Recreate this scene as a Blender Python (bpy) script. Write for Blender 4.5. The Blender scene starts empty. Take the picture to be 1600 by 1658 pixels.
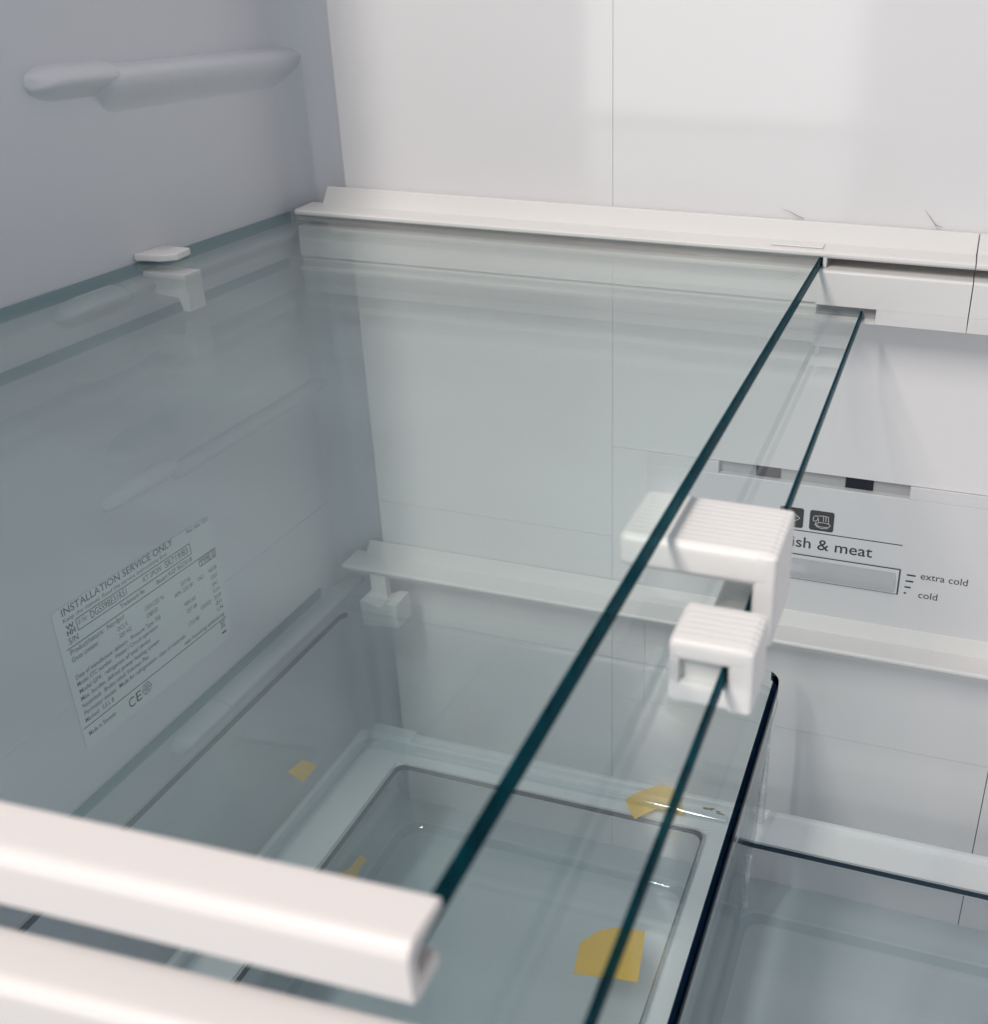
import bpy, bmesh, math, random
from mathutils import Vector, Matrix
R = math.radians
random.seed(7)
S = bpy.context.scene
COL = S.collection

# ---------------------------------------------------------------- camera
cam_d = bpy.data.cameras.new('camera'); cam = bpy.data.objects.new('camera', cam_d); COL.objects.link(cam)
F, CX, CY = 1723.23, 1032.74, 790.32            # focal length and principal point, pixels of the 1600 wide picture
YAW, PITCH, ROLL = 0.28536, 0.45220, 0.01322
CPOS = Vector((0.36043, -0.53743, 0.12369))
fwd = Vector((-math.sin(YAW) * math.cos(PITCH), math.cos(YAW) * math.cos(PITCH), -math.sin(PITCH)))
rgt = Vector((math.cos(YAW), math.sin(YAW), 0)); upv = rgt.cross(fwd)
r2 = math.cos(ROLL) * rgt + math.sin(ROLL) * upv; u2 = -math.sin(ROLL) * rgt + math.cos(ROLL) * upv
M = Matrix((r2, u2, -fwd)).transposed().to_4x4(); M.translation = CPOS
cam.matrix_world = M
cam_d.sensor_fit = 'HORIZONTAL'; cam_d.sensor_width = 36
cam_d.lens = 36 * F / 1600
cam_d.shift_x = -(CX - 800) / 1600; cam_d.shift_y = (CY - 829) / 1600
cam_d.clip_start = 0.01; cam_d.clip_end = 50
cam_d.dof.use_dof = True; cam_d.dof.focus_distance = 0.56; cam_d.dof.aperture_fstop = 20
S.camera = cam

# ---------------------------------------------------------------- world and lamps
W = bpy.data.worlds.new('World'); S.world = W; W.use_nodes = True
bg = W.node_tree.nodes['Background']; bg.inputs[0].default_value = (0.84, 0.925, 1.0, 1); bg.inputs[1].default_value = 0.475

def area(name, loc, target, sx, sy, power, col):
    d = bpy.data.lights.new(name, 'AREA'); d.shape = 'RECTANGLE'; d.size = sx; d.size_y = sy; d.energy = power; d.color = col
    o = bpy.data.objects.new(name, d); COL.objects.link(o); o.location = loc
    o.rotation_euler = (Vector(target) - Vector(loc)).to_track_quat('-Z', 'Y').to_euler()
    return o
area('ceiling_lamp', (-0.036, -1.02, 0.98), (0.2, 0, -0.1), 0.035, 0.62, 13.0, (1.0, 0.925, 0.870))
area('room_light', (-0.86, -1.8, -0.16), (-0.86, 0, -0.16), 1.98, 0.92, 11.2, (1.0, 0.955, 0.93))

vs = S.view_settings; vs.view_transform = 'Standard'; vs.look = 'None'; vs.exposure = 0.0; vs.gamma = 1.0; vs.use_curve_mapping = False
cy = S.cycles
cy.max_bounces = 8; cy.diffuse_bounces = 4; cy.glossy_bounces = 4; cy.transmission_bounces = 8; cy.transparent_max_bounces = 64
cy.use_denoising = True; cy.sample_clamp_indirect = 6; cy.caustics_reflective = False; cy.caustics_refractive = False
cy.use_adaptive_sampling = True; cy.adaptive_threshold = 0.02

# ---------------------------------------------------------------- materials
MATS = {}
def plastic(name, col, rough=0.4, ior=1.5, bump=0.0, bscale=400, var=0.03, vscale=12, rvar=0.06, coat=0.0):
    m = bpy.data.materials.new(name); m.use_nodes = True; n = m.node_tree.nodes; l = m.node_tree.links
    p = n['Principled BSDF']; p.inputs['IOR'].default_value = ior; p.inputs['Coat Weight'].default_value = coat
    tc = n.new('ShaderNodeTexCoord')
    t = n.new('ShaderNodeTexNoise'); t.inputs['Scale'].default_value = vscale; t.inputs['Detail'].default_value = 5
    l.new(tc.outputs['Object'], t.inputs['Vector'])
    r = n.new('ShaderNodeMix'); r.data_type = 'RGBA'
    r.inputs[6].default_value = (*[c * (1 - var) for c in col], 1); r.inputs[7].default_value = (*[min(1, c * (1 + var)) for c in col], 1)
    l.new(t.outputs['Fac'], r.inputs[0]); l.new(r.outputs[2], p.inputs['Base Color'])
    mr = n.new('ShaderNodeMapRange'); mr.inputs[3].default_value = max(0.02, rough - rvar); mr.inputs[4].default_value = rough + rvar
    l.new(t.outputs['Fac'], mr.inputs[0]); l.new(mr.outputs[0], p.inputs['Roughness'])
    if bump:
        b = n.new('ShaderNodeBump'); b.inputs['Strength'].default_value = bump; b.inputs['Distance'].default_value = 0.0004
        t2 = n.new('ShaderNodeTexNoise'); t2.inputs['Scale'].default_value = bscale; t2.inputs['Detail'].default_value = 3
        l.new(tc.outputs['Object'], t2.inputs['Vector']); l.new(t2.outputs['Fac'], b.inputs['Height']); l.new(b.outputs[0], p.inputs['Normal'])
    MATS[name] = m; return m

def ribbed(name, scale):
    m = MATS[name]; n = m.node_tree.nodes; l = m.node_tree.links
    tc = n.new('ShaderNodeTexCoord'); w = n.new('ShaderNodeTexWave'); w.bands_direction = 'Y'; w.inputs['Scale'].default_value = scale; w.inputs['Distortion'].default_value = 0.6
    l.new(tc.outputs['Object'], w.inputs['Vector']); b = n.new('ShaderNodeBump'); b.inputs['Strength'].default_value = 0.6; b.inputs['Distance'].default_value = 0.0003
    l.new(w.outputs['Fac'], b.inputs['Height'])
    old = [k for k in n if k.type == 'BUMP' and k is not b]
    if old: l.new(old[0].outputs[0], b.inputs['Normal'])
    l.new(b.outputs[0], n['Principled BSDF'].inputs['Normal'])
def clear(name, tint, graze, rough=0.02, ior=1.5, dust=0.0, dust_col=(0.8, 0.85, 0.85), dscale=9, bump=0.0):
    """see-through sheet: tinted transmission that deepens at grazing angles, Fresnel reflection, a film of smudges"""
    m = bpy.data.materials.new(name); m.use_nodes = True; n = m.node_tree.nodes; l = m.node_tree.links
    n.remove(n['Principled BSDF']); out = n['Material Output']
    tr = n.new('ShaderNodeBsdfTransparent'); gl = n.new('ShaderNodeBsdfGlossy'); gl.inputs['Roughness'].default_value = rough
    lw = n.new('ShaderNodeLayerWeight'); lw.inputs['Blend'].default_value = 0.35
    pw = n.new('ShaderNodeMath'); pw.operation = 'POWER'; pw.inputs[1].default_value = 3.0; l.new(lw.outputs['Facing'], pw.inputs[0])
    cm = n.new('ShaderNodeMix'); cm.data_type = 'RGBA'; cm.inputs[6].default_value = (*tint, 1); cm.inputs[7].default_value = (*graze, 1)
    l.new(pw.outputs[0], cm.inputs[0]); l.new(cm.outputs[2], tr.inputs['Color'])
    fr = n.new('ShaderNodeFresnel'); ge = n.new('ShaderNodeNewGeometry')
    ix = n.new('ShaderNodeMix'); ix.data_type = 'FLOAT'; ix.inputs[2].default_value = ior; ix.inputs[3].default_value = 1 / ior   # same reflectance from both sides of a sheet
    l.new(ge.outputs['Backfacing'], ix.inputs[0]); l.new(ix.outputs[0], fr.inputs['IOR'])
    mx = n.new('ShaderNodeMixShader'); l.new(fr.outputs[0], mx.inputs[0]); l.new(tr.outputs[0], mx.inputs[1]); l.new(gl.outputs[0], mx.inputs[2])
    last = mx.outputs[0]
    tc = n.new('ShaderNodeTexCoord')
    if bump:
        b = n.new('ShaderNodeBump'); b.inputs['Strength'].default_value = bump; b.inputs['Distance'].default_value = 0.001
        t2 = n.new('ShaderNodeTexNoise'); t2.inputs['Scale'].default_value = 25; t2.inputs['Detail'].default_value = 1
        l.new(tc.outputs['Object'], t2.inputs['Vector']); l.new(t2.outputs['Fac'], b.inputs['Height'])
        l.new(b.outputs[0], gl.inputs['Normal']); l.new(b.outputs[0], fr.inputs['Normal'])
    if dust:
        df = n.new('ShaderNodeBsdfDiffuse'); df.inputs['Color'].default_value = (*dust_col, 1)
        mp = n.new('ShaderNodeMapping'); mp.inputs['Scale'].default_value = (1, 1.8, 1); mp.inputs['Rotation'].default_value = (0, 0, 0.5)
        t = n.new('ShaderNodeTexNoise'); t.inputs['Scale'].default_value = dscale; t.inputs['Detail'].default_value = 6; t.inputs['Roughness'].default_value = 0.6
        l.new(tc.outputs['Object'], mp.inputs[0]); l.new(mp.outputs[0], t.inputs['Vector'])
        mr = n.new('ShaderNodeMapRange'); mr.inputs[1].default_value = 0.42; mr.inputs[2].default_value = 0.75
        mr.inputs[3].default_value = dust * 0.2; mr.inputs[4].default_value = dust; l.new(t.outputs['Fac'], mr.inputs[0])
        m2 = n.new('ShaderNodeMixShader'); l.new(mr.outputs[0], m2.inputs[0]); l.new(last, m2.inputs[1]); l.new(df.outputs[0], m2.inputs[2]); last = m2.outputs[0]
    l.new(last, out.inputs['Surface'])
    MATS[name] = m; return m

plastic('liner', (0.67, 0.68, 0.715), 0.42, 1.45, 0.25, 500, 0.02, 6)
plastic('back_panel', (0.785, 0.77, 0.775), 0.09, 1.62, 0.12, 14, 0.012, 5, 0.03)
plastic('control_face', (0.70, 0.70, 0.71), 0.25, 1.5, 0.05, 600, 0.012, 8)
plastic('white_plastic', (0.75, 0.74, 0.725), 0.34, 1.48, 0.12, 700, 0.015, 20)
plastic('trim_plastic', (0.775, 0.725, 0.703), 0.38, 1.48, 0.06, 500, 0.01, 20)
plastic('clip_plastic', (0.84, 0.82, 0.80), 0.36, 1.48, 0.15, 600, 0.015, 40)
ribbed('clip_plastic', 130)
plastic('frame_plastic', (0.84, 0.86, 0.87), 0.30, 1.48, 0.05, 500, 0.015, 15)
plastic('floor_plastic', (0.66, 0.73, 0.76), 0.35, 1.45, 0.1, 300, 0.05, 9)
plastic('print_ink', (0.045, 0.045, 0.05), 0.5, 1.45)
plastic('icon_ink', (0.055, 0.055, 0.06), 0.45, 1.45)
plastic('icon_line', (0.70, 0.70, 0.70), 0.5, 1.45)
plastic('label_film', (0.74, 0.78, 0.79), 0.22, 1.48, 0, 300, 0.01)
plastic('label_ink', (0.02, 0.03, 0.05), 0.5, 1.45)
plastic('dark_vent', (0.006, 0.007, 0.018), 0.45, 1.45)
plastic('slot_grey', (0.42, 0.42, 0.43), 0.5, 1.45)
plastic('tape', (1.0, 0.56, 0.0), 0.40, 1.35, 0.5, 120, 0.06, 90, 0.12)
plastic('glue', (0.22, 0.14, 0.02), 0.3, 1.5, 0.5, 300, 0.3, 300)
plastic('lint', (0.28, 0.27, 0.27), 0.8, 1.4)
clear('glass', (0.966, 0.988, 0.984), (0.89, 0.952, 0.946), 0.015, 1.50, 0.048, (0.70, 0.84, 0.82), 11)
clear('glass_clean', (0.973, 0.988, 0.989), (0.90, 0.950, 0.952), 0.015, 1.50, 0.006, (0.70, 0.80, 0.83))
clear('glass_edge', (0.006, 0.060, 0.085), (0.003, 0.03, 0.045), 0.25, 1.04, 0.7, (0.005, 0.085, 0.110), 60)
clear('plate_edge', (0.006, 0.02, 0.05), (0.003, 0.012, 0.03), 0.25, 1.04)
clear('clear_plastic', (0.975, 0.982, 0.986), (0.55, 0.64, 0.70), 0.04, 1.55, 0.012, (0.8, 0.85, 0.87), 14, 0.25)
clear('wall_edge', (0.50, 0.68, 0.70), (0.2, 0.33, 0.36), 0.2, 1.05)
clear('bin_clear', (0.955, 0.965, 0.97), (0.55, 0.64, 0.70), 0.05, 1.55, 0.018, (0.85, 0.88, 0.90), 10, 0.3)
clear('rim_dark', (0.10, 0.14, 0.18), (0.02, 0.035, 0.05), 0.1, 1.1)
clear('foot_clear', (0.80, 0.85, 0.87), (0.45, 0.55, 0.60), 0.05, 1.5)
clear('glint_white', (0.9, 0.92, 0.93), (0.6, 0.65, 0.7), 0.12, 1.6, 0.75, (0.93, 0.94, 0.95), 80)  # whitish, for the painted glints at the clear corners
clear('slider_clear', (0.96, 0.96, 0.965), (0.5, 0.52, 0.55), 0.05, 1.6, 0.55, (0.84, 0.84, 0.85), 4)

# ---------------------------------------------------------------- helpers
def link(name, me, mats, parent=None, smooth=True):
    o = bpy.data.objects.new(name, me); COL.objects.link(o)
    for m in (mats if isinstance(mats, (list, tuple)) else [mats]): me.materials.append(MATS[m])
    if parent: o.parent = parent
    if smooth:
        for p in me.polygons: p.use_smooth = True
        me.set_sharp_from_angle(angle=R(50))
        w = o.modifiers.new('weighted', 'WEIGHTED_NORMAL'); w.keep_sharp = True
    return o
def bm_obj(name, bm, mats, parent=None, smooth=True):
    bmesh.ops.recalc_face_normals(bm, faces=bm.faces[:])
    me = bpy.data.meshes.new(name); bm.to_mesh(me); bm.free()
    return link(name, me, mats, parent, smooth)
def tag(o, label, cat, group=None):
    o['label'] = label; o['category'] = cat
    if group: o['group'] = group
    return o
def struct(o):
    o['kind'] = 'structure'; return o
def empty(name, loc=(0, 0, 0)):
    o = bpy.data.objects.new(name, None); COL.objects.link(o); o.empty_display_size = 0.02; return o
def add_box(bm, x0, x1, y0, y1, z0, z1, bev=0.0, seg=2):
    r = bmesh.ops.create_cube(bm, size=1)
    vv = r['verts']
    for v in vv: v.co = Vector(((x0 + x1) / 2 + v.co.x * (x1 - x0), (y0 + y1) / 2 + v.co.y * (y1 - y0), (z0 + z1) / 2 + v.co.z * (z1 - z0)))
    if bev:
        es = {e for v in vv for e in v.link_edges}
        bmesh.ops.bevel(bm, geom=list(es), offset=bev, segments=seg, affect='EDGES', profile=0.5)
    return vv
def box(name, b, mat, parent=None, bev=0.0, seg=2):
    bm = bmesh.new(); add_box(bm, *b, bev, seg); return bm_obj(name, bm, mat, parent)
def add_prism(bm, prof, x0, x1, axis='X', bev=0.0, seg=2):
    """closed 2D profile (counter-clockwise list) swept along an axis. X: (y,z)  Y: (x,z)  Z: (x,y)"""
    def P(t, u, v): return {'X': (t, u, v), 'Y': (u, t, v), 'Z': (u, v, t)}[axis]
    a = [bm.verts.new(P(x0, *p)) for p in prof]; b = [bm.verts.new(P(x1, *p)) for p in prof]
    n = len(prof); fs = [bm.faces.new(a), bm.faces.new(b[::-1])]
    for i in range(n): fs.append(bm.faces.new((a[i], b[i], b[(i + 1) % n], a[(i + 1) % n])))
    if bev:
        es = {e for f in fs for e in f.edges}
        bmesh.ops.bevel(bm, geom=list(es), offset=bev, segments=seg, affect='EDGES', profile=0.5)
def rrect(x0, x1, y0, y1, rad, n=6):
    """rounded rectangle, rad = one radius or (bl, br, tr, tl)"""
    r = rad if isinstance(rad, (list, tuple)) else (rad,) * 4
    c = [(x0 + r[0], y0 + r[0], 180, r[0]), (x1 - r[1], y0 + r[1], 270, r[1]), (x1 - r[2], y1 - r[2], 0, r[2]), (x0 + r[3], y1 - r[3], 90, r[3])]
    out = []
    for (cx_, cy_, a0, rr) in c:
        for i in range(n + 1):
            a = R(a0 + 90 * i / n); out.append((cx_ + rr * math.cos(a), cy_ + rr * math.sin(a)))
    return out
def loft(bm, loops, cap0=False, cap1=False, mi=None):
    """loops: lists of 3D points of the same length, joined ring to ring"""
    vs_ = [[bm.verts.new(p) for p in L] for L in loops]; n = len(loops[0])
    for k in range(len(vs_) - 1):
        for i in range(n):
            f = bm.faces.new((vs_[k][i], vs_[k][(i + 1) % n], vs_[k + 1][(i + 1) % n], vs_[k + 1][i]))
            if mi: f.material_index = mi[k]
    if cap0: bm.faces.new(vs_[0][::-1])
    if cap1: bm.faces.new(vs_[-1])
    return vs_
def lvl(pts, z): return [(x, y, z) for x, y in pts]
def pane(name, x0, x1, y0, y1, ztop, th, rad, parent, edge, band, polished_back=False, face='glass'):
    """glass sheet: clear faces, dark ground edge on the right and front (seen through the face as a band), fine bevel"""
    b = 0.0005; e = 0.0001
    ra = rad if isinstance(rad, (list, tuple)) else (rad,) * 4
    q = lambda d, w: rrect(x0 + d, x1 - d - w, y0 + d, y1 - d, tuple(max(0.0003, k - d) for k in ra))
    out = rrect(x0, x1, y0, y1, tuple(max(0.0008, k) for k in ra))
    bm = bmesh.new()
    loft(bm, [lvl(q(b + e, band), ztop), lvl(q(b, 0), ztop), lvl(out, ztop - b), lvl(out, ztop - th + b), lvl(q(b, 0), ztop - th)], True, True, [1, 1, 1, 1])
    bmesh.ops.recalc_face_normals(bm, faces=bm.faces[:])
    for f in bm.faces:
        c = f.calc_center_median()
        if f.material_index == 0: continue
        if abs(f.normal.z) > 0.95: f.material_index = 1 if c.x > x1 - band - 0.001 and c.y < y1 - 0.002 else 0
        elif f.normal.x < -0.5: f.material_index = 2                       # edge against the wall
        elif polished_back and f.normal.y > -0.5 and f.normal.x < 0.6 and c.y > y0 + 0.02: f.material_index = 0
    return bm_obj(name, bm, [face, edge, 'wall_edge'], parent)
def text(name, s, size, mat, origin, ux, uy, parent, width=None, off=0.0, shear=0.0, just='LEFT', height_ref=None):
    """flat printed lettering as a thin mesh; ux, uy are the plane's axes; width fits the line"""
    cu = bpy.data.curves.new(name, 'FONT'); cu.body = s; cu.size = 1; cu.align_x = just; cu.offset = off; cu.shear = shear; cu.resolution_u = 3
    t = bpy.data.objects.new('tmp', cu); COL.objects.link(t)
    dg = bpy.context.evaluated_depsgraph_get(); me = bpy.data.meshes.new_from_object(t.evaluated_get(dg))
    bpy.data.objects.remove(t); bpy.data.curves.remove(cu)
    me.name = name
    xs = [v.co.x for v in me.vertices]; mn, mx = min(xs), max(xs)
    sx = (width / (mx - mn)) if width else size
    ux = Vector(ux); uy = Vector(uy); nrm = ux.cross(uy)
    for v in me.vertices:
        v.co = Vector(origin) + ux * ((v.co.x - (mn if just == 'LEFT' else 0)) * sx) + uy * (v.co.y * size)
    return link(name, me, mat, parent, False)
def strip_mesh(bm, a, b, w, up):
    """thin flat bar from a to b of width w lying in the plane of (b-a) and up"""
    a = Vector(a); b = Vector(b); u = Vector(up).normalized() * w / 2
    vs_ = [bm.verts.new(p) for p in (a - u, b - u, b + u, a + u)]; bm.faces.new(vs_)
def tube(name, pts, r, mat, parent=None, seg=6):
    bm = bmesh.new(); rings = []
    for i, p in enumerate(pts):
        p = Vector(p); d = (Vector(pts[min(i + 1, len(pts) - 1)]) - Vector(pts[max(i - 1, 0)])).normalized()
        s = d.orthogonal().normalized(); t = d.cross(s); rr = r[i] if isinstance(r, list) else r
        rings.append([p + (s * math.cos(2 * math.pi * k / seg) + t * math.sin(2 * math.pi * k / seg)) * rr for k in range(seg)])
    loft(bm, rings, True, True); return bm_obj(name, bm, mat, parent)

ZT, ZB, YF, XR = 0.64, -0.43, -0.50, 0.64     # cabinet: top, bottom, front edge, right wall

# ================================================================ the setting: the cabinet liner
# left wall with its rounded back corner
bm = bmesh.new()
rc = 0.020; prof = [(0.0, YF), (0.0, -0.30), (0.0, -0.15)]
for i in range(9):
    a = R(90 * i / 8); prof.append((rc - rc * math.cos(a), -rc + 0.006 + rc * math.sin(a)))
prof.append((0.045, 0.006))
cols = [[bm.verts.new((x, y, z)) for (x, y) in prof] for z in (ZB, -0.2, 0.0, ZT)]
for k in range(3):
    for i in range(len(prof) - 1): bm.faces.new((cols[k][i], cols[k][i + 1], cols[k + 1][i + 1], cols[k + 1][i]))
wall_left = struct(bm_obj('wall_left', bm, 'liner'))
wall_left['label'] = 'grey moulded left wall of the refrigerator'

def ledge(name, y0, y1, ztop, zbot, depth, parent, taper=0.012, top_round=0.004, ny=48, nz=20, back_open=True):
    """ledge moulded into the wall: rounded shoulder on top, slow fall below, rounded ends"""
    bm = bmesh.new(); g = []
    sm = lambda t: 0 if t <= 0 else (1 if t >= 1 else t * t * (3 - 2 * t))
    for j in range(ny + 1):
        y = y0 + (y1 - y0) * j / ny; row = []
        e = math.sqrt(max(0, 1 - max(0, 1 - (y - y0) / taper) ** 2))
        if not back_open: e *= math.sqrt(max(0, 1 - max(0, 1 - (y1 - y) / (taper * 0.5)) ** 2))
        hz = (ztop - zbot) * (0.12 + 0.88 * e); zc = ztop - (ztop - zbot) * (1 - e) * 0.35
        for k in range(nz + 1):
            t = k / nz; z = zc - hz * t; d = hz * t
            up = math.sqrt(max(0, 1 - max(0, 1 - d / top_round) ** 2))
            fall = 1 - sm((d - top_round) / max(1e-6, hz - top_round))
            row.append(bm.verts.new((depth * sm(e) * up * fall - 0.0004, y, z)))
        g.append(row)
    for j in range(ny):
        for k in range(nz): bm.faces.new((g[j][k], g[j + 1][k], g[j + 1][k + 1], g[j][k + 1]))
    o = bm_obj(name, bm, 'liner', parent, False)
    for p in o.data.polygons: p.use_smooth = True
    return o
# upper ledge, no shelf on it
ledge('shelf_ledge', -0.178, -0.130, 0.0870, 0.0715, 0.0095, wall_left, 0.016, 0.006, back_open=False)
ledge('shelf_ledge', -0.142, 0.012, 0.0850, 0.0630, 0.0095, wall_left, 0.010, 0.005)
# shallow ledges added to draw the pale streak, likely the upper ledge's reflection
ledge('shelf_ledge', -0.188, -0.136, -0.0960, -0.1090, 0.0055, wall_left, 0.020, 0.006, back_open=False)
ledge('shelf_ledge', -0.142, 0.012, -0.1005, -0.1130, 0.0045, wall_left, 0.012, 0.005)
# ledge between the two panes
ledge('shelf_ledge', -0.190, -0.150, -0.0055, -0.020, 0.010, wall_left, 0.014, 0.004, back_open=False)
ledge('shelf_ledge', -0.152, 0.004, -0.0065, -0.020, 0.007, wall_left, 0.006, 0.004)
# ledge below the cover plate
ledge('shelf_ledge', -0.180, -0.140, -0.2420, -0.262, 0.0125, wall_left, 0.012, 0.004, back_open=False)
ledge('shelf_ledge', -0.146, 0.004, -0.2425, -0.262, 0.0115, wall_left, 0.008, 0.004)
# parting line of the moulding
box('parting_line', (-0.0002, 0.0005, YF, -0.012, -0.1836, -0.1828), 'liner', wall_left)

# back wall: thin panels with open joints between them
back = empty('wall_back'); struct(back); back['label'] = 'glossy white back wall of the refrigerator'
def bpanel(x0, x1, z0, z1):
    return box('wall_panel', (x0, x1, 0.0, 0.005, z0, z1), 'back_panel', back, 0.0001, 1)
bpanel(0.0300, 0.18709, -0.1830, ZT); bpanel(0.18721, 0.66, -0.1238, ZT)
bpanel(0.0300, 0.18709, ZB, -0.1832); bpanel(0.18721, 0.20872, -0.30, -0.1240)
bpanel(0.20885, 0.66, -0.30, -0.2197)
bpanel(0.18721, 0.42275, ZB, -0.3002); bpanel(0.42325, 0.66, ZB, -0.3002)
box('backing', (0.02, 0.66, 0.0062, 0.008, ZB, ZT), 'back_panel', back)

bm = bmesh.new(); add_box(bm, XR, XR + 0.01, YF, 0.01, ZB, ZT); struct(bm_obj('wall_right', bm, 'liner'))
bm = bmesh.new(); add_box(bm, -0.01, XR + 0.01, YF + 0.06, 0.01, ZT, ZT + 0.01); struct(bm_obj('ceiling', bm, 'liner'))
bm = bmesh.new(); add_box(bm, -0.01, XR + 0.01, YF, 0.01, ZB - 0.01, ZB); struct(bm_obj('floor', bm, 'floor_plastic'))

# ================================================================ rear rails
def trim_profile(z):
    # (y, z): ledge 17 mm deep with a raised flange at the back
    return [(-0.0012, z - 0.0035), (-0.0195, z - 0.0035), (-0.0205, z - 0.0025), (-0.0205, z - 0.0010), (-0.0195, z - 0.0002), (-0.0048, z + 0.0006),
            (-0.0036, z + 0.0016), (-0.0022, z + 0.0098), (-0.0012, z + 0.0100)]
up_rail = empty('shelf_rear_rail'); tag(up_rail, 'white rear rail holding the upper glass shelves, with upright flange and dark joint', 'shelf rail', 'rear rails on the back wall')
JX = 0.3716
def trim(parent, z, xl, segs):
    for i, (x0, x1) in enumerate(segs):
        bm = bmesh.new()
        pr = trim_profile(z)
        if i == 0:
            # left end: the flange starts further in than the ledge and leans over
            led = [(-0.0012, z - 0.0035), (-0.0195, z - 0.0035), (-0.0205, z - 0.0025), (-0.0205, z - 0.0010), (-0.0195, z - 0.0002), (-0.0012, z + 0.0007)]
            add_prism(bm, led, xl, x1, 'X', 0.0003, 2)
            add_prism(bm, [(-0.0050, z + 0.0002), (-0.0022, z + 0.0098), (-0.0010, z + 0.0100), (-0.0010, z + 0.0002)], xl + 0.0085, x1, 'X', 0.0003, 2)
            for v in bm.verts:
                if v.co.x < xl + 0.012 and v.co.z > z + 0.004: v.co.x += 0.0025
        else:
            add_prism(bm, pr, x0, x1, 'X', 0.0002, 1)
        bm_obj('top_trim', bm, 'white_plastic', parent)
trim(up_rail, 0.0030, 0.0085, [(0.0085, JX), (JX + 0.0005, 0.62)])
# rail body with a slot for the lower pane
YR = -0.0245
def rail_part(prof, x0, x1):
    bm = bmesh.new(); add_prism(bm, prof, x0, x1, 'X'); return bm_obj('rail_body', bm, 'white_plastic', up_rail)
upper = [(-0.0012, -0.0052), (YR + 0.0014, -0.0052), (YR + 0.0003, -0.0056), (YR - 0.0002, -0.0066), (YR, -0.0222), (-0.0012, -0.0222)]
lower = [(-0.0012, -0.0284), (YR + 0.0004, -0.0284), (YR + 0.0008, -0.0300), (-0.0012, -0.0312)]
side = [(-0.0012, -0.02225), (YR + 0.00002, -0.02225), (YR + 0.0004, -0.0296), (YR + 0.0010, -0.0303), (-0.0012, -0.0312)]
upper_l = [(-0.0012, -0.0060), (-0.0200, -0.0060), (-0.0206, -0.0066), (-0.0212, -0.0222), (-0.0012, -0.0222)]
rail_part(upper_l, 0.010, 0.2995); rail_part(upper, 0.2995, JX); rail_part(lower, 0.010, 0.3290)
rail_part(side, 0.3290, JX); rail_part(upper, JX + 0.0005, 0.62); rail_part(side, JX + 0.0005, 0.62)
box('slot_back', (0.010, 0.2995, -0.0198, -0.0180, -0.0285, -0.0220), 'white_plastic', up_rail)
box('slot_back', (0.2996, 0.3290, -0.0198, -0.0180, -0.0285, -0.0220), 'slot_grey', up_rail)  # grey instead of white: shade of the open slot end put into colour
box('side_stop', (0.3008, 0.3026, -0.0200, -0.0130, -0.0051, 0.0010), 'white_plastic', up_rail, 0.0003)
box('locking_tab', (0.2745, 0.3000, -0.0165, -0.0075, 0.0030, 0.0040), 'white_plastic', up_rail, 0.0004)

lo_rail = empty('shelf_rear_rail'); tag(lo_rail, 'white rear rail low on the back wall, above the clear bin', 'shelf rail', 'rear rails on the back wall')
trim(lo_rail, -0.2225, 0.0105, [(0.0105, 0.62)])
bm = bmesh.new(); add_prism(bm, [(-0.0012, -0.2262), (-0.0170, -0.2262), (-0.0160, -0.2300), (-0.0012, -0.2315)], 0.0125, 0.62, 'X', 0.0005, 2)
bm_obj('rail_body', bm, 'white_plastic', lo_rail)

# ================================================================ glass shelves
def shelf(name, x1, ztop, label, th, band, dy, skew):
    t = empty(name); tag(t, label, 'shelf', 'half-width glass shelves')
    pane('glass_pane', 0.0006, x1, -0.4400 + dy, -0.0130 if dy == 0 else -0.0200, ztop, th, 0.0012, t, 'glass_edge', band, True, 'glass' if dy == 0 else 'glass_clean')
    z = ztop
    # front profile: hollow C section clipped on the pane, open at its end
    c = [(-0.4370, z + 0.0006), (-0.4370, z + 0.0024), (-0.4376, z + 0.0030), (-0.4452, z + 0.0033), (-0.4464, z + 0.0030), (-0.4472, z + 0.0022), (-0.4476, z + 0.0010), (-0.4474, z - 0.0097), (-0.4470, z - 0.0104), (-0.4462, z - 0.0107),
         (-0.4395, z - 0.0107), (-0.4395, z - 0.0094), (-0.4450, z - 0.0092), (-0.4458, z - 0.0080), (-0.4460, z - 0.0004), (-0.4450, z + 0.0006)]
    bm = bmesh.new(); add_prism(bm, [(y + dy, zz + (0.0023 if zz < z - 0.006 else 0)) for y, zz in c], 0.0008, x1 + 0.0022, 'X', 0.00025, 1)
    bm_obj('front_trim', bm, 'trim_plastic', t)
    bm = bmesh.new(); add_prism(bm, [(-0.4385 + dy, z - 0.0062), (-0.4454 + dy, z - 0.0062), (-0.4452 + dy, z - 0.0072), (-0.4385 + dy, z - 0.0072)], 0.002, x1 + 0.0012, 'X', 0.0004, 2)
    bm_obj('trim_seal', bm, 'trim_plastic', t)
    # end block under the pane
    box('end_block', (x1 + 0.0002, x1 + 0.0021, -0.4462 + dy, -0.4390 + dy, z - 0.0081, z - 0.0060), 'trim_plastic', t, 0.0006, 3)
    for ch in t.children:      # the front stands a little askew
        for v in ch.data.vertices:
            if v.co.y < -0.4: v.co.y -= skew * (x1 - v.co.x)
    return t
Z2 = -0.0245; X2 = 0.3224
shelf('glass_shelf', 0.3000, 0.0, 'topmost glass shelf with dark green edge and white front trim', 0.0058, 0.0003, 0.0, 0.040)
shelf('glass_shelf', X2, Z2, 'second glass shelf just beneath the topmost one, carrying both white edge clips', 0.0052, 0.0004, -0.0022, 0.050)

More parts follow.
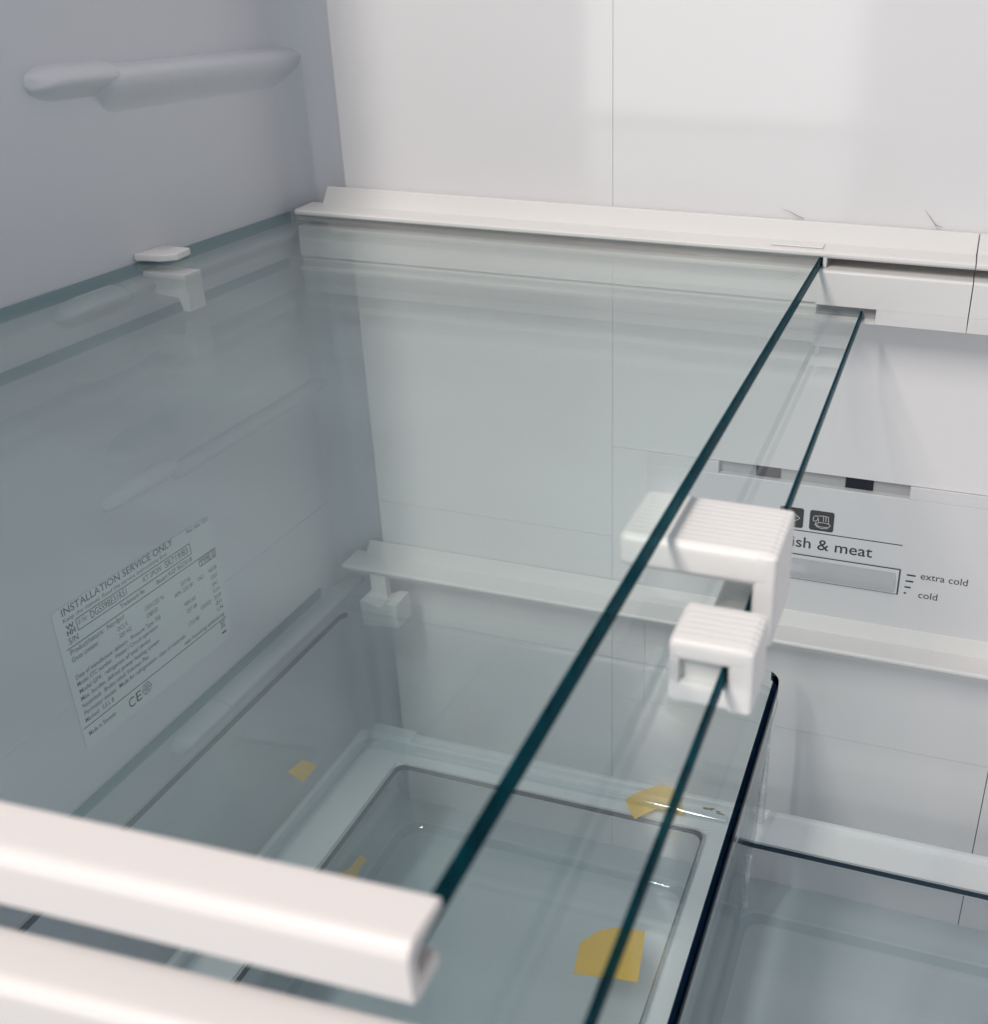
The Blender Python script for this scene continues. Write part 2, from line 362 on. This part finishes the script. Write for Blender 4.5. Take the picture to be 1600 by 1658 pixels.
# ---------------------------------------------------------------- clips
def rbox(bm, b, bev): add_box(bm, *b, bev, 3)
def edge_clip(label, x0, x1, y0, y1, zt, arm, zb, low, ch, bev):
    """C-shaped clip round the pane's right edge: top arm, web outside the edge, bottom arm"""
    t = empty('shelf_clip'); tag(t, label, 'clip', 'white clips on the second shelf edge')
    web = X2 + 0.0006
    bm = bmesh.new(); add_box(bm, x0, x1 - 0.0003, y0, y1, zt - arm, zt, bev, 4); bm_obj('top_arm', bm, 'clip_plastic', t)
    bm = bmesh.new(); add_box(bm, web, x1, y0 + 0.0001, y1 - 0.0001, zb, zt - 0.0004, min(0.0014, bev), 4); bm_obj('web', bm, 'clip_plastic', t)
    bm = bmesh.new(); add_box(bm, x0 + ch, x1 - 0.0004, y0 + 0.0002, y1 - 0.0002, zb + 0.0002, zb + low, min(bev, low * 0.4), 3); bm_obj('bottom_arm', bm, 'clip_plastic', t)
    return t
ca = edge_clip('larger white C-shaped clip, partly under the topmost pane', 0.2868, 0.3292, -0.3055, -0.2770, -0.0074, 0.0102, -0.0350, 0.0035, 0.0240, 0.0026)
cb = edge_clip('smaller white C-shaped clip, nearer the camera, gripping the second pane edge', 0.3082, 0.3294, -0.3330, -0.3145, -0.0180, 0.0062, -0.0368, 0.0068, 0.0, 0.0020)
bm = bmesh.new(); add_box(bm, 0.3086, 0.3112, -0.3327, -0.3150, -0.0352, -0.0195, 0.0005); bm_obj('cheek', bm, 'clip_plastic', cb)
bm = bmesh.new(); add_box(bm, 0.3100, 0.3224, -0.3302, -0.3150, -0.0355, -0.0192, 0.0003); bm_obj('inner_block', bm, 'clip_plastic', cb)

t = empty('side_clip'); tag(t, 'small white clip over the top pane edge at the left wall', 'clip')
bm = bmesh.new()
add_prism(bm, [(0.0002, -0.1378), (0.0125, -0.1352), (0.0180, -0.1300), (0.0160, -0.1180), (0.0002, -0.1180)], 0.0006, 0.0040, 'Z', 0.0008, 3)
bm_obj('cap', bm, 'clip_plastic', t)
bm = bmesh.new(); add_prism(bm, [(0.0004, -0.0046), (0.0235, -0.0046), (0.0235, -0.0222), (0.0195, -0.0222), (0.0190, -0.0150), (0.0004, -0.0150)], -0.1345, -0.1225, 'Y', 0.0006, 2)
bm_obj('body', bm, 'clip_plastic', t)

t = empty('rail_bracket'); tag(t, 'small white bracket hanging under the left end of the lower rail', 'bracket')
bm = bmesh.new(); add_prism(bm, [(-0.0185, -0.2450), (-0.0185, -0.2260), (-0.0130, -0.2260), (-0.0130, -0.2450)], 0.0290, 0.0400, 'X', 0.0006, 2); bm_obj('neck', bm, 'clip_plastic', t)
bm = bmesh.new(); add_prism(bm, [(0.027, -0.241), (0.029, -0.24), (0.036, -0.2415), (0.038, -0.2437), (0.0415, -0.2437), (0.046, -0.24), (0.053, -0.2395), (0.0535, -0.2565), (0.028, -0.2595)][::-1], -0.0305, -0.0125, 'Y', 0.0006, 2)
bm_obj('hook', bm, 'clip_plastic', t)

# ================================================================ cover plate, clear bin, drawer frame, drawers
ZP = -0.2340
cov = empty('cover_plate'); tag(cov, 'lowest glass plate with rounded corner and dark edge, above the clear bin', 'glass plate')
pane('glass_pane', 0.0008, 0.3000, -0.4300, -0.0335, ZP, 0.0070, (0.002, 0.010, 0.012, 0.002), cov, 'plate_edge', 0.0028, True, 'glass_clean')

def tub(name, x0, x1, y0, y1, zt, zb, taper, rt, rb, rim, wall, parent_label, group, fillet=0.008, glints=()):
    """clear open box with a turned-out rim, sloping walls and a rounded foot"""
    t = empty(name); tag(t, parent_label, 'bin' if 'bin' in name else 'drawer', group)
    i = lambda d, r, z: lvl(rrect(x0 + d, x1 - d, y0 + d, y1 - d, max(0.0006, r)), z)
    H = zt - zb
    L = [i(-rim, rt + rim, zt - 0.0040), i(-rim - 0.0006, rt + rim, zt - 0.0030), i(-rim, rt + rim, zt - 0.0002), i(-rim + 0.0008, rt + rim, zt + 0.0003), i(-0.0006, rt, zt + 0.0003), i(0.0008, rt, zt - 0.0022)]
    for k in range(1, 6):
        f = k / 6; L.append(i(0.0006 + taper * f, rt + (rb - rt) * f, zt - (H - fillet) * f - 0.001))
    for k in range(0, 6):
        a = R(90 * k / 5); L.append(i(taper + fillet * (1 - math.cos(a)), rb, zb + fillet * (1 - math.sin(a))))
    bm = bmesh.new(); loft(bm, L, False, True, [0, 0, 0, 0, 1] + [0] * (len(L) - 10) + [2, 2, 2, 0])
    if name == 'clear_bin':
        for f in bm.faces:
            if f.material_index == 1 and f.calc_center_median().x > x0 + 0.004: f.material_index = 0
    bm_obj('body', bm, ['bin_clear' if name == 'clear_bin' else 'clear_plastic', 'rim_dark', 'foot_clear'], t)
    for (rx, ry, rz0, rz1) in glints:  # whitish tubes added as bright vertical glints down the clear corners
        tube('corner_glint', [(rx, ry, rz1), (rx + 0.0004, ry + 0.0002, rz1 - 0.3 * (rz1 - rz0)), (rx, ry, rz0)], [0.0024, 0.0018, 0.0026], 'glint_white', t, 8)
    # outer skin, a wall's thickness away
    L2 = [i(0.0006 - wall, rt + wall, zt - 0.0045)]
    for k in range(1, 6):
        f = k / 6; L2.append(i(0.0006 - wall + taper * f, rt + (rb - rt) * f + wall, zt - 0.0045 - (H - fillet) * f))
    for k in range(0, 6):
        a = R(90 * k / 5); L2.append(i(taper - wall + fillet * (1 - math.cos(a)), rb + wall, zb - wall + fillet * (1 - math.sin(a))))
    bm = bmesh.new(); loft(bm, L2[:7], False, False); bm_obj('outer_skin', bm, 'bin_clear' if name == 'clear_bin' else 'clear_plastic', t)
    return t
bin_ = tub('clear_bin', 0.0225, 0.2975, -0.4200, -0.0400, -0.2430, -0.3425, 0.0040, 0.010, 0.012, 0.0028, 0.0020, 'large clear plastic bin under the lowest glass plate', None, 0.007, ((0.2955, -0.0440, -0.3380, -0.2480),))

ZF = -0.3470
fr = empty('drawer_frame'); tag(fr, 'pale plastic frame round the two shallow drawers at the bottom', 'frame')
bm = bmesh.new()
xs = [0.0300, 0.0560, 0.2655, 0.2850, 0.5300, 0.5600]; ys = [-0.4300, -0.4100, -0.0530, -0.0270]
top = [[bm.verts.new((x, y, ZF)) for y in ys] for x in xs]
for a in range(5):
    for b in range(3):
        if b == 1 and a in (1, 3): continue
        bm.faces.new((top[a][b], top[a + 1][b], top[a + 1][b + 1], top[a][b + 1]))
ext = bmesh.ops.extrude_face_region(bm, geom=bm.faces[:])
for v in [g for g in ext['geom'] if isinstance(g, bmesh.types.BMVert)]: v.co.z -= 0.0060
bmesh.ops.recalc_face_normals(bm, faces=bm.faces[:])
es = [e for e in bm.edges if len(e.link_faces) == 2 and e.calc_face_angle(0) > 1.0]
bmesh.ops.bevel(bm, geom=es, offset=0.0012, segments=2, affect='EDGES')
bm_obj('frame_plate', bm, 'frame_plastic', fr)
# raised lip outside a groove, on the left and along the back
bm = bmesh.new(); add_box(bm, 0.0165, 0.0245, -0.4300, -0.0300, ZF - 0.0080, ZF + 0.0020, 0.0018, 3); bm_obj('side_lip', bm, 'frame_plastic', fr)
bm = bmesh.new(); add_box(bm, 0.0245, 0.0300, -0.4300, -0.0300, ZF - 0.0080, ZF - 0.0030); bm_obj('groove', bm, 'frame_plastic', fr)
bm = bmesh.new(); add_box(bm, 0.0560, 0.5600, -0.0300, -0.0255, ZF - 0.0060, ZF + 0.0030, 0.0012, 2); bm_obj('back_lip', bm, 'frame_plastic', fr)
bm = bmesh.new(); add_box(bm, 0.0640, 0.2750, -0.0420, -0.0375, ZF + 0.0001, ZF + 0.0016, 0.0006, 2); bm_obj('back_rib', bm, 'frame_plastic', fr)
bm = bmesh.new(); add_box(bm, 0.0235, 0.0560, -0.0345, -0.0235, ZF - 0.0060, ZF + 0.0042, 0.0020, 3); bm_obj('corner_boss', bm, 'frame_plastic', fr)

dl = tub('shallow_drawer', 0.0580, 0.2635, -0.4080, -0.0550, ZF + 0.0006, -0.3930, 0.0030, 0.006, 0.014, 0.0022, 0.0015, 'shallow clear drawer under the bin, left one with tape inside', 'shallow clear drawers at the bottom', 0.006)
dr = tub('shallow_drawer', 0.2875, 0.5280, -0.4080, -0.0550, ZF + 0.0006, -0.4010, 0.0040, 0.006, 0.010, 0.0022, 0.0015, 'shallow clear drawer at bottom right, empty, beside the bin', 'shallow clear drawers at the bottom', 0.006, ((0.2925, -0.0600, -0.3960, -0.3520),))

# ================================================================ control panel on the back wall
cp = empty('control_panel'); tag(cp, 'white control panel with fish and meat icons, lettering and slider', 'control panel')
ux, uz = (1, 0, 0), (0, 0, 1)
YP = -0.0016
bm = bmesh.new(); add_box(bm, 0.2090, 0.6200, YP, 0.0045, -0.2195, -0.1312, 0.0005); bm_obj('face', bm, 'control_face', cp)
bm = bmesh.new(); add_box(bm, 0.2090, 0.2506, YP, 0.0045, -0.1312 + 0.00001, -0.12405, 0.0002); bm_obj('face_side', bm, 'control_face', cp)
bm = bmesh.new(); add_box(bm, 0.3562, 0.6200, YP, 0.0045, -0.1312 + 0.00001, -0.12405, 0.0002); bm_obj('face_side', bm, 'control_face', cp)
bm = bmesh.new(); add_box(bm, 0.2506, 0.3562, 0.0030, 0.0045, -0.1312, -0.1243); bm_obj('recess', bm, 'slot_grey', cp)
for x0, x1 in ((0.2715, 0.2853), (0.3213, 0.3363)):
    box('vent', (x0, x1, 0.0022, 0.0032, -0.1309, -0.1245), 'dark_vent', cp)
Yp = YP - 0.00012
text('lettering', 'fish & meat', 0.0096, 'print_ink', (0.2922, Yp, -0.1702), ux, uz, cp, width=0.0482, off=0.006)
text('lettering', 'extra cold', 0.0061, 'print_ink', (0.3680, Yp, -0.1790), ux, uz, cp, width=0.0252)
text('lettering', 'cold', 0.0061, 'print_ink', (0.3682, Yp, -0.1911), ux, uz, cp, width=0.0103)
bm = bmesh.new(); strip_mesh(bm, (0.2865, Yp, -0.1597), (0.3560, Yp, -0.1597), 0.00055, uz); bm_obj('printed_rule', bm, 'print_ink', cp, False)
for k, (w, x) in enumerate(((0.0049, 0.3604), (0.0043, 0.3602), (0.0034, 0.3601), (0.0014, 0.3601))):
    bm = bmesh.new(); z = -0.1776 - k * 0.0039; strip_mesh(bm, (x, Yp, z), (x + w, Yp, z), 0.00095, uz); bm_obj('level_mark', bm, 'print_ink', cp, False)
def icon(cx_, cz, kind):
    pts = rrect(cx_ - 0.0068, cx_ + 0.0068, cz - 0.0062, cz + 0.0062, 0.0014, 4)
    bm = bmesh.new(); bm.faces.new([bm.verts.new((x, Yp, z)) for x, z in pts]); ic = bm_obj('icon', bm, 'icon_ink', cp, False)
    Y2 = Yp - 0.0001
    bm = bmesh.new()
    def line(P, w=0.00032):
        for a, b in zip(P[:-1], P[1:]):
            d = Vector((b[0] - a[0], 0, b[1] - a[1])); n = Vector((-d.z, 0, d.x))
            if d.length > 0: strip_mesh(bm, (cx_ + a[0], Y2, cz + a[1]), (cx_ + b[0], Y2, cz + b[1]), w, n)
    if kind == 'fish':
        E1 = [(-0.0040 + 0.0088 * t / 14, 0.0024 * math.sin(math.pi * t / 14)) for t in range(15)]
        line(E1); line([(x, -z) for x, z in E1]); line([(-0.0040, 0), (-0.0056, 0.0020), (-0.0052, 0), (-0.0056, -0.0020), (-0.0040, 0)])
        line([(0.0028, 0.0004), (0.0032, 0.0006)], 0.0005)
        for k in range(3): line([(-0.001 + k * 0.0011, 0.0008), (-0.0007 + k * 0.0011, 0.0004)])
        line([(0.0, 0.0023), (0.0008, 0.0034), (0.0016, 0.0021)])
    else:
        line([(0.0010 + 0.0040 * math.cos(R(a)), -0.0022 + 0.0014 * math.sin(R(a))) for a in range(0, 361, 24)])
        line([(-0.0048, 0.0010), (-0.0044, 0.0026), (-0.0028, 0.0030), (-0.0020, 0.0014), (-0.0030, -0.0004), (-0.0046, -0.0004), (-0.0048, 0.0010)])
        line([(-0.0024, 0.0030), (0.0008, 0.0034), (0.0036, 0.0030), (0.0038, -0.0002), (0.0040, -0.0010)])
        line([(-0.0020, 0.0014), (-0.0016, -0.0008)]); line([(0.0008, 0.0034), (0.0010, 0.0)]); line([(0.0022, 0.0030), (0.0024, 0.0)])
        line([(-0.0030, -0.0010), (-0.0036, -0.0026), (-0.0022, -0.0036)]); line([(-0.0028, -0.0036), (0.0002, -0.0046), (0.0040, -0.0040)])
    bm_obj('drawing', bm, 'icon_line', ic, False)
icon(0.2938, -0.1519, 'fish'); icon(0.3108, -0.1519, 'meat')
# slider: recessed dark outline, clear bar
sl = box('slider_frame', (0.2862, 0.3570, YP - 0.0006, YP - 0.0001, -0.1909, -0.1746), 'icon_ink', cp, 0.0002)
bm = bmesh.new(); add_box(bm, 0.2866, 0.3562, YP - 0.0011, YP - 0.0007, -0.1903, -0.1750, 0.00015); bm_obj('slider_track', bm, 'control_face', cp)
bm = bmesh.new(); add_prism(bm, [(YP - 0.0012, -0.1893), (YP - 0.0030, -0.1884), (YP - 0.0042, -0.1840), (YP - 0.0036, -0.1800), (YP - 0.0022, -0.1775), (YP - 0.0012, -0.1768)], 0.2880, 0.3545, 'X', 0.0003, 2)
bm_obj('slider_bar', bm, 'slider_clear', cp)

# ================================================================ rating label on the left wall
lb = empty('rating_label'); tag(lb, 'pale rating label printed INSTALLATION SERVICE ONLY on the left wall', 'label')
XL = 0.0007
pts = [(y, z - 0.040 * (y + 0.2250)) for y, z in rrect(-0.2292, -0.1195, -0.2112, -0.1352, 0.0025, 4)]   # stuck on slightly askew
bm = bmesh.new(); add_prism(bm, pts, 0.0002, XL, 'X'); bm_obj('label_sheet', bm, 'label_film', lb, False)
TIL = -0.028; uy = (0, 1, TIL); Xl = XL + 0.00012
def lt(s, y, z, size, y2, off=0.0, shear=0.0): text('lettering', s, size, 'label_ink', (Xl, y, z), uy, uz, lb, y2 - y, off, shear)
def lr(y0, z0, y1, z1, w=0.0005):
    bm = bmesh.new(); n = (0, -(z1 - z0), y1 - y0); strip_mesh(bm, (Xl, y0, z0), (Xl, y1, z1), w, n); bm_obj('printed_rule', bm, 'label_ink', lb, False)
def lbox(y0, y1, zt, zb_, w):
    d = TIL * (y1 - y0)
    lr(y0, zt, y1, zt + d, w); lr(y0, zb_, y1, zb_ + d, w); lr(y0, zt, y0, zb_, w); lr(y1, zt + d, y1, zb_ + d, w)
lt('INSTALLATION SERVICE ONLY', -0.2242, -0.1394, 0.0052, -0.1500, 0.014)
lt('Keep the manual. Read the service instructions first', -0.2245, -0.1428, 0.0030, -0.1555, 0.004, 0.1)
lt('Rev. date 1203', -0.1390, -0.1410, 0.0030, -0.1222, 0.004, 0.1)
lt('W', -0.2240, -0.1470, 0.0034, -0.2190, 0.04); lt('HH', -0.2240, -0.1500, 0.0038, -0.2190, 0.04)
lbox(-0.2176, -0.1387, -0.1446, -0.1506, 0.0005)
lt('E-Nr', -0.2165, -0.1481, 0.0036, -0.2110, 0, 0.2); lt('DG5S9BE31RS1', -0.2092, -0.1494, 0.0054, -0.1857, 0.006)
lt('KT SPON', -0.1742, -0.1500, 0.0042, -0.1609, 0.004, 0.15); lt('SR719/83', -0.1583, -0.1508, 0.0052, -0.1408, 0.006)
lt('S/N', -0.2241, -0.1544, 0.0044, -0.2185, 0.01); lt('Trademark file', -0.1914, -0.1549, 0.0034, -0.1747, 0.010); lt('Bauart KGF 56273/18', -0.1660, -0.1560, 0.0036, -0.1391, 0.010)
lr(-0.2264, -0.1561, -0.1202, -0.1588)
lbox(-0.1343, -0.1210, -0.1592, -0.1632, 0.0005); lt('TYPE G', -0.1336, -0.1628, 0.0040, -0.1217, 0.03)
lt('Product/nature:  Nordpol', -0.2248, -0.1598, 0.0040, -0.1907, 0.004); lt('Gross content:', -0.2251, -0.1637, 0.0038, -0.2086, 0.004, 0.1)
for s_, y, z, y2 in (('DC3 X', -0.1962, -0.1650, -0.1892), ('320 VG', -0.1962, -0.1690, -0.1878), ('1201CES N', -0.1772, -0.1651, -0.1635), ('D8035', -0.1767, -0.1693, -0.1688),
                     ('237.06', -0.1506, -0.1662, -0.1428), ('APK 220.38', -0.1562, -0.1699, -0.1420), ('OAC:', -0.1378, -0.1704, -0.1327), ('N078', -0.1288, -0.1705, -0.1221), ('DE5', -0.1278, -0.1750, -0.1228),
                     ('SAC', -0.1280, -0.1792, -0.1230), ('5.0 A', -0.1281, -0.1834, -0.1224), ('359', -0.1282, -0.1876, -0.1226), ('831', -0.1276, -0.1913, -0.1229), ('174', -0.1276, -0.1954, -0.1226),
                     ('909.50', -0.1505, -0.1785, -0.1419), ('257 08', -0.1499, -0.1829, -0.1418), ('GS/KD', -0.1394, -0.1872, -0.1310), ('173.98', -0.1502, -0.1909, -0.1420)):
    lt(s_, y, z, 0.0034, y2, 0.004, 0.1)
for s_, y, z, y2 in (('Date of manufacture: delivery   Pressure Type TEE', -0.2255, -0.1730, -0.1681), ('Model STC number.  Heater / Circuit operation', -0.2257, -0.1767, -0.1715), ('Model GFV.  refrigerant of total device', -0.2255, -0.1808, -0.1780),
                     ('Max. burden, defrost power heating system', -0.2257, -0.1848, -0.1725), ('Nutzinhalt.  Brutto inhalt Volumen Plus', -0.2260, -0.1888, -0.1813), ('Perimeter insulat:  Made for refrigeration  class of materials', -0.2259, -0.1928, -0.1545),
                     ('Marked.  S.E.L B', -0.2264, -0.1967, -0.2078), ('see housing anleitung', -0.1560, -0.1990, -0.1228)):
    lt(s_, y, z, 0.0034, y2, 0.004, 0.12)
lr(-0.2285, -0.1989, -0.1214, -0.2018)
lt('Made in Slovenia', -0.2262, -0.2045, 0.0036, -0.2088, 0.006)
lt('C', -0.1999, -0.2080, 0.0078, -0.1958, 0.01); lt('E', -0.1946, -0.2078, 0.0078, -0.1910, 0.01)
bm = bmesh.new(); cy_, cz_ = -0.1868, -0.2046
for a in range(6):
    a0, a1 = R(60 * a), R(60 * a + 60)
    for rr in (0.0034, 0.0018): strip_mesh(bm, (Xl, cy_ + rr * math.cos(a0), cz_ + rr * math.sin(a0)), (Xl, cy_ + rr * math.cos(a1), cz_ + rr * math.sin(a1)), 0.00035, (0, math.cos((a0 + a1) / 2), math.sin((a0 + a1) / 2)))
    strip_mesh(bm, (Xl, cy_, cz_), (Xl, cy_ + 0.0034 * math.cos(a0), cz_ + 0.0034 * math.sin(a0)), 0.0003, (0, -math.sin(a0), math.cos(a0)))
bm_obj('recycling_mark', bm, 'label_ink', lb, False)
bm = bmesh.new(); cy_, cz_ = -0.1254, -0.2048
for a, b in (((-.0016, .002), (.0016, .002)), ((-.0014, .002), (-.0009, -.0016)), ((.0014, .002), (.0009, -.0016)), ((-.0009, -.0016), (.0009, -.0016)), ((-.002, -.0022), (.002, .0026)), ((-.002, .0026), (.002, -.0022))):
    strip_mesh(bm, (Xl, cy_ + a[0], cz_ + a[1]), (Xl, cy_ + b[0], cz_ + b[1]), 0.00035, (0, -(b[1] - a[1]), b[0] - a[0]))
strip_mesh(bm, (Xl, cy_ - 0.0020, cz_ - 0.0048), (Xl, cy_ + 0.0018, cz_ - 0.0050), 0.0012, uz)
bm_obj('bin_mark', bm, 'label_ink', lb, False)

# ================================================================ tape and small leftovers
def sheet(name, outline, label, bend=None, th=0.00025, nrm=(0, 0, 1)):
    """scrap of tape: outline of 3D points, given thickness, slightly curled"""
    bm = bmesh.new(); n = Vector(nrm) * th
    vs_ = [bm.verts.new(Vector(p)) for p in outline]; f = bm.faces.new(vs_)
    bmesh.ops.triangulate(bm, faces=[f])
    for _ in range(3): bmesh.ops.subdivide_edges(bm, edges=bm.edges[:], cuts=1, use_grid_fill=True)
    from mathutils import noise
    for v in bm.verts: v.co += Vector(nrm) * (0.0004 + 0.0009 * noise.noise(v.co * 90) + 0.0003 * noise.noise(v.co * 300))
    ext = bmesh.ops.extrude_face_region(bm, geom=bm.faces[:])
    for g in ext['geom']:
        if isinstance(g, bmesh.types.BMVert): g.co += n
    o = bm_obj(name, bm, 'tape', None, True)
    return tag(o, label, 'tape', 'scraps of yellow tape')
sheet('tape_scrap', [(0.2231, -0.0999, -0.3920), (0.2398, -0.0976, -0.3920), (0.2457, -0.1328, -0.3920), (0.2290, -0.1345, -0.3920), (0.2285, -0.1352, -0.3920), (0.2088, -0.1386, -0.3920), (0.2053, -0.1163, -0.3920), (0.2130, -0.1060, -0.3918)], 'bright yellow tape scrap lying on the left drawer floor')
zt_ = ZF + 0.0040
sheet('tape_scrap', [(0.2106, -0.0458, zt_), (0.2170, -0.0370, zt_), (0.2248, -0.0285, zt_), (0.2310, -0.0260, zt_), (0.2380, -0.0265, zt_), (0.2491, -0.0479, zt_), (0.2400, -0.0475, zt_), (0.2324, -0.0478, zt_), (0.2212, -0.0594, zt_ - 0.001)], 'curved yellow tape scrap stuck across the back of the drawer frame')
sheet('tape_scrap', [(0.0275, -0.1118, -0.3043), (0.0275, -0.1080, -0.3080), (0.0275, -0.0990, -0.3190), (0.0275, -0.1151, -0.3192), (0.0275, -0.1265, -0.3012)], 'small pale yellow tape scrap near the left wall beside the bin', nrm=(1, 0, 0))
sheet('tape_scrap', [(0.0625, -0.1171, -0.3646), (0.0625, -0.1114, -0.3736), (0.0625, -0.1200, -0.3740), (0.0625, -0.1240, -0.3780), (0.0625, -0.1420, -0.3680), (0.0625, -0.1400, -0.3575), (0.0625, -0.1290, -0.3640)], 'narrow bent yellow tape scrap on the left drawer side, behind the front trim', nrm=(1, 0, 0))

bm = bmesh.new()
for k in range(16):
    cx_ = 0.2620 + random.uniform(-0.004, 0.006); cy_ = -0.0335 + random.uniform(-0.0008, 0.0008)
    if k > 8: cx_ = 0.2705 + random.uniform(-0.002, 0.002); cy_ = -0.0360 + random.uniform(-0.003, 0.002)
    r_ = bmesh.ops.create_icosphere(bm, subdivisions=1, radius=1)
    s_ = Vector((random.uniform(0.0008, 0.0022), random.uniform(0.0004, 0.0009), 0.0003))
    for v in r_['verts']: v.co = Vector((cx_ + v.co.x * s_.x, cy_ + v.co.y * s_.y, ZF + 0.0002 + v.co.z * s_.z))
tag(bm_obj('glue_residue', bm, 'glue'), 'brown glue residue on the back edge of the drawer frame', 'glue')
tag(tube('lint_strand', [(0.2760, -0.0016, 0.0178), (0.2800, -0.0018, 0.0170), (0.2840, -0.0020, 0.0152), (0.2876, -0.0024, 0.0140)], [0.00008, 0.00014, 0.0002, 0.0002], 'lint'), 'thin straight strand of lint above the upper rail, near the seam', 'lint', 'lint on the upper rail')
tag(tube('lint_strand', [(0.3450, -0.0016, 0.0222), (0.3480, -0.0018, 0.0190), (0.3510, -0.0022, 0.0155), (0.3545, -0.0026, 0.0145)], [0.00008, 0.00014, 0.0003, 0.00012], 'lint'), 'bent dark strand of lint above the upper rail at the right', 'lint', 'lint on the upper rail')
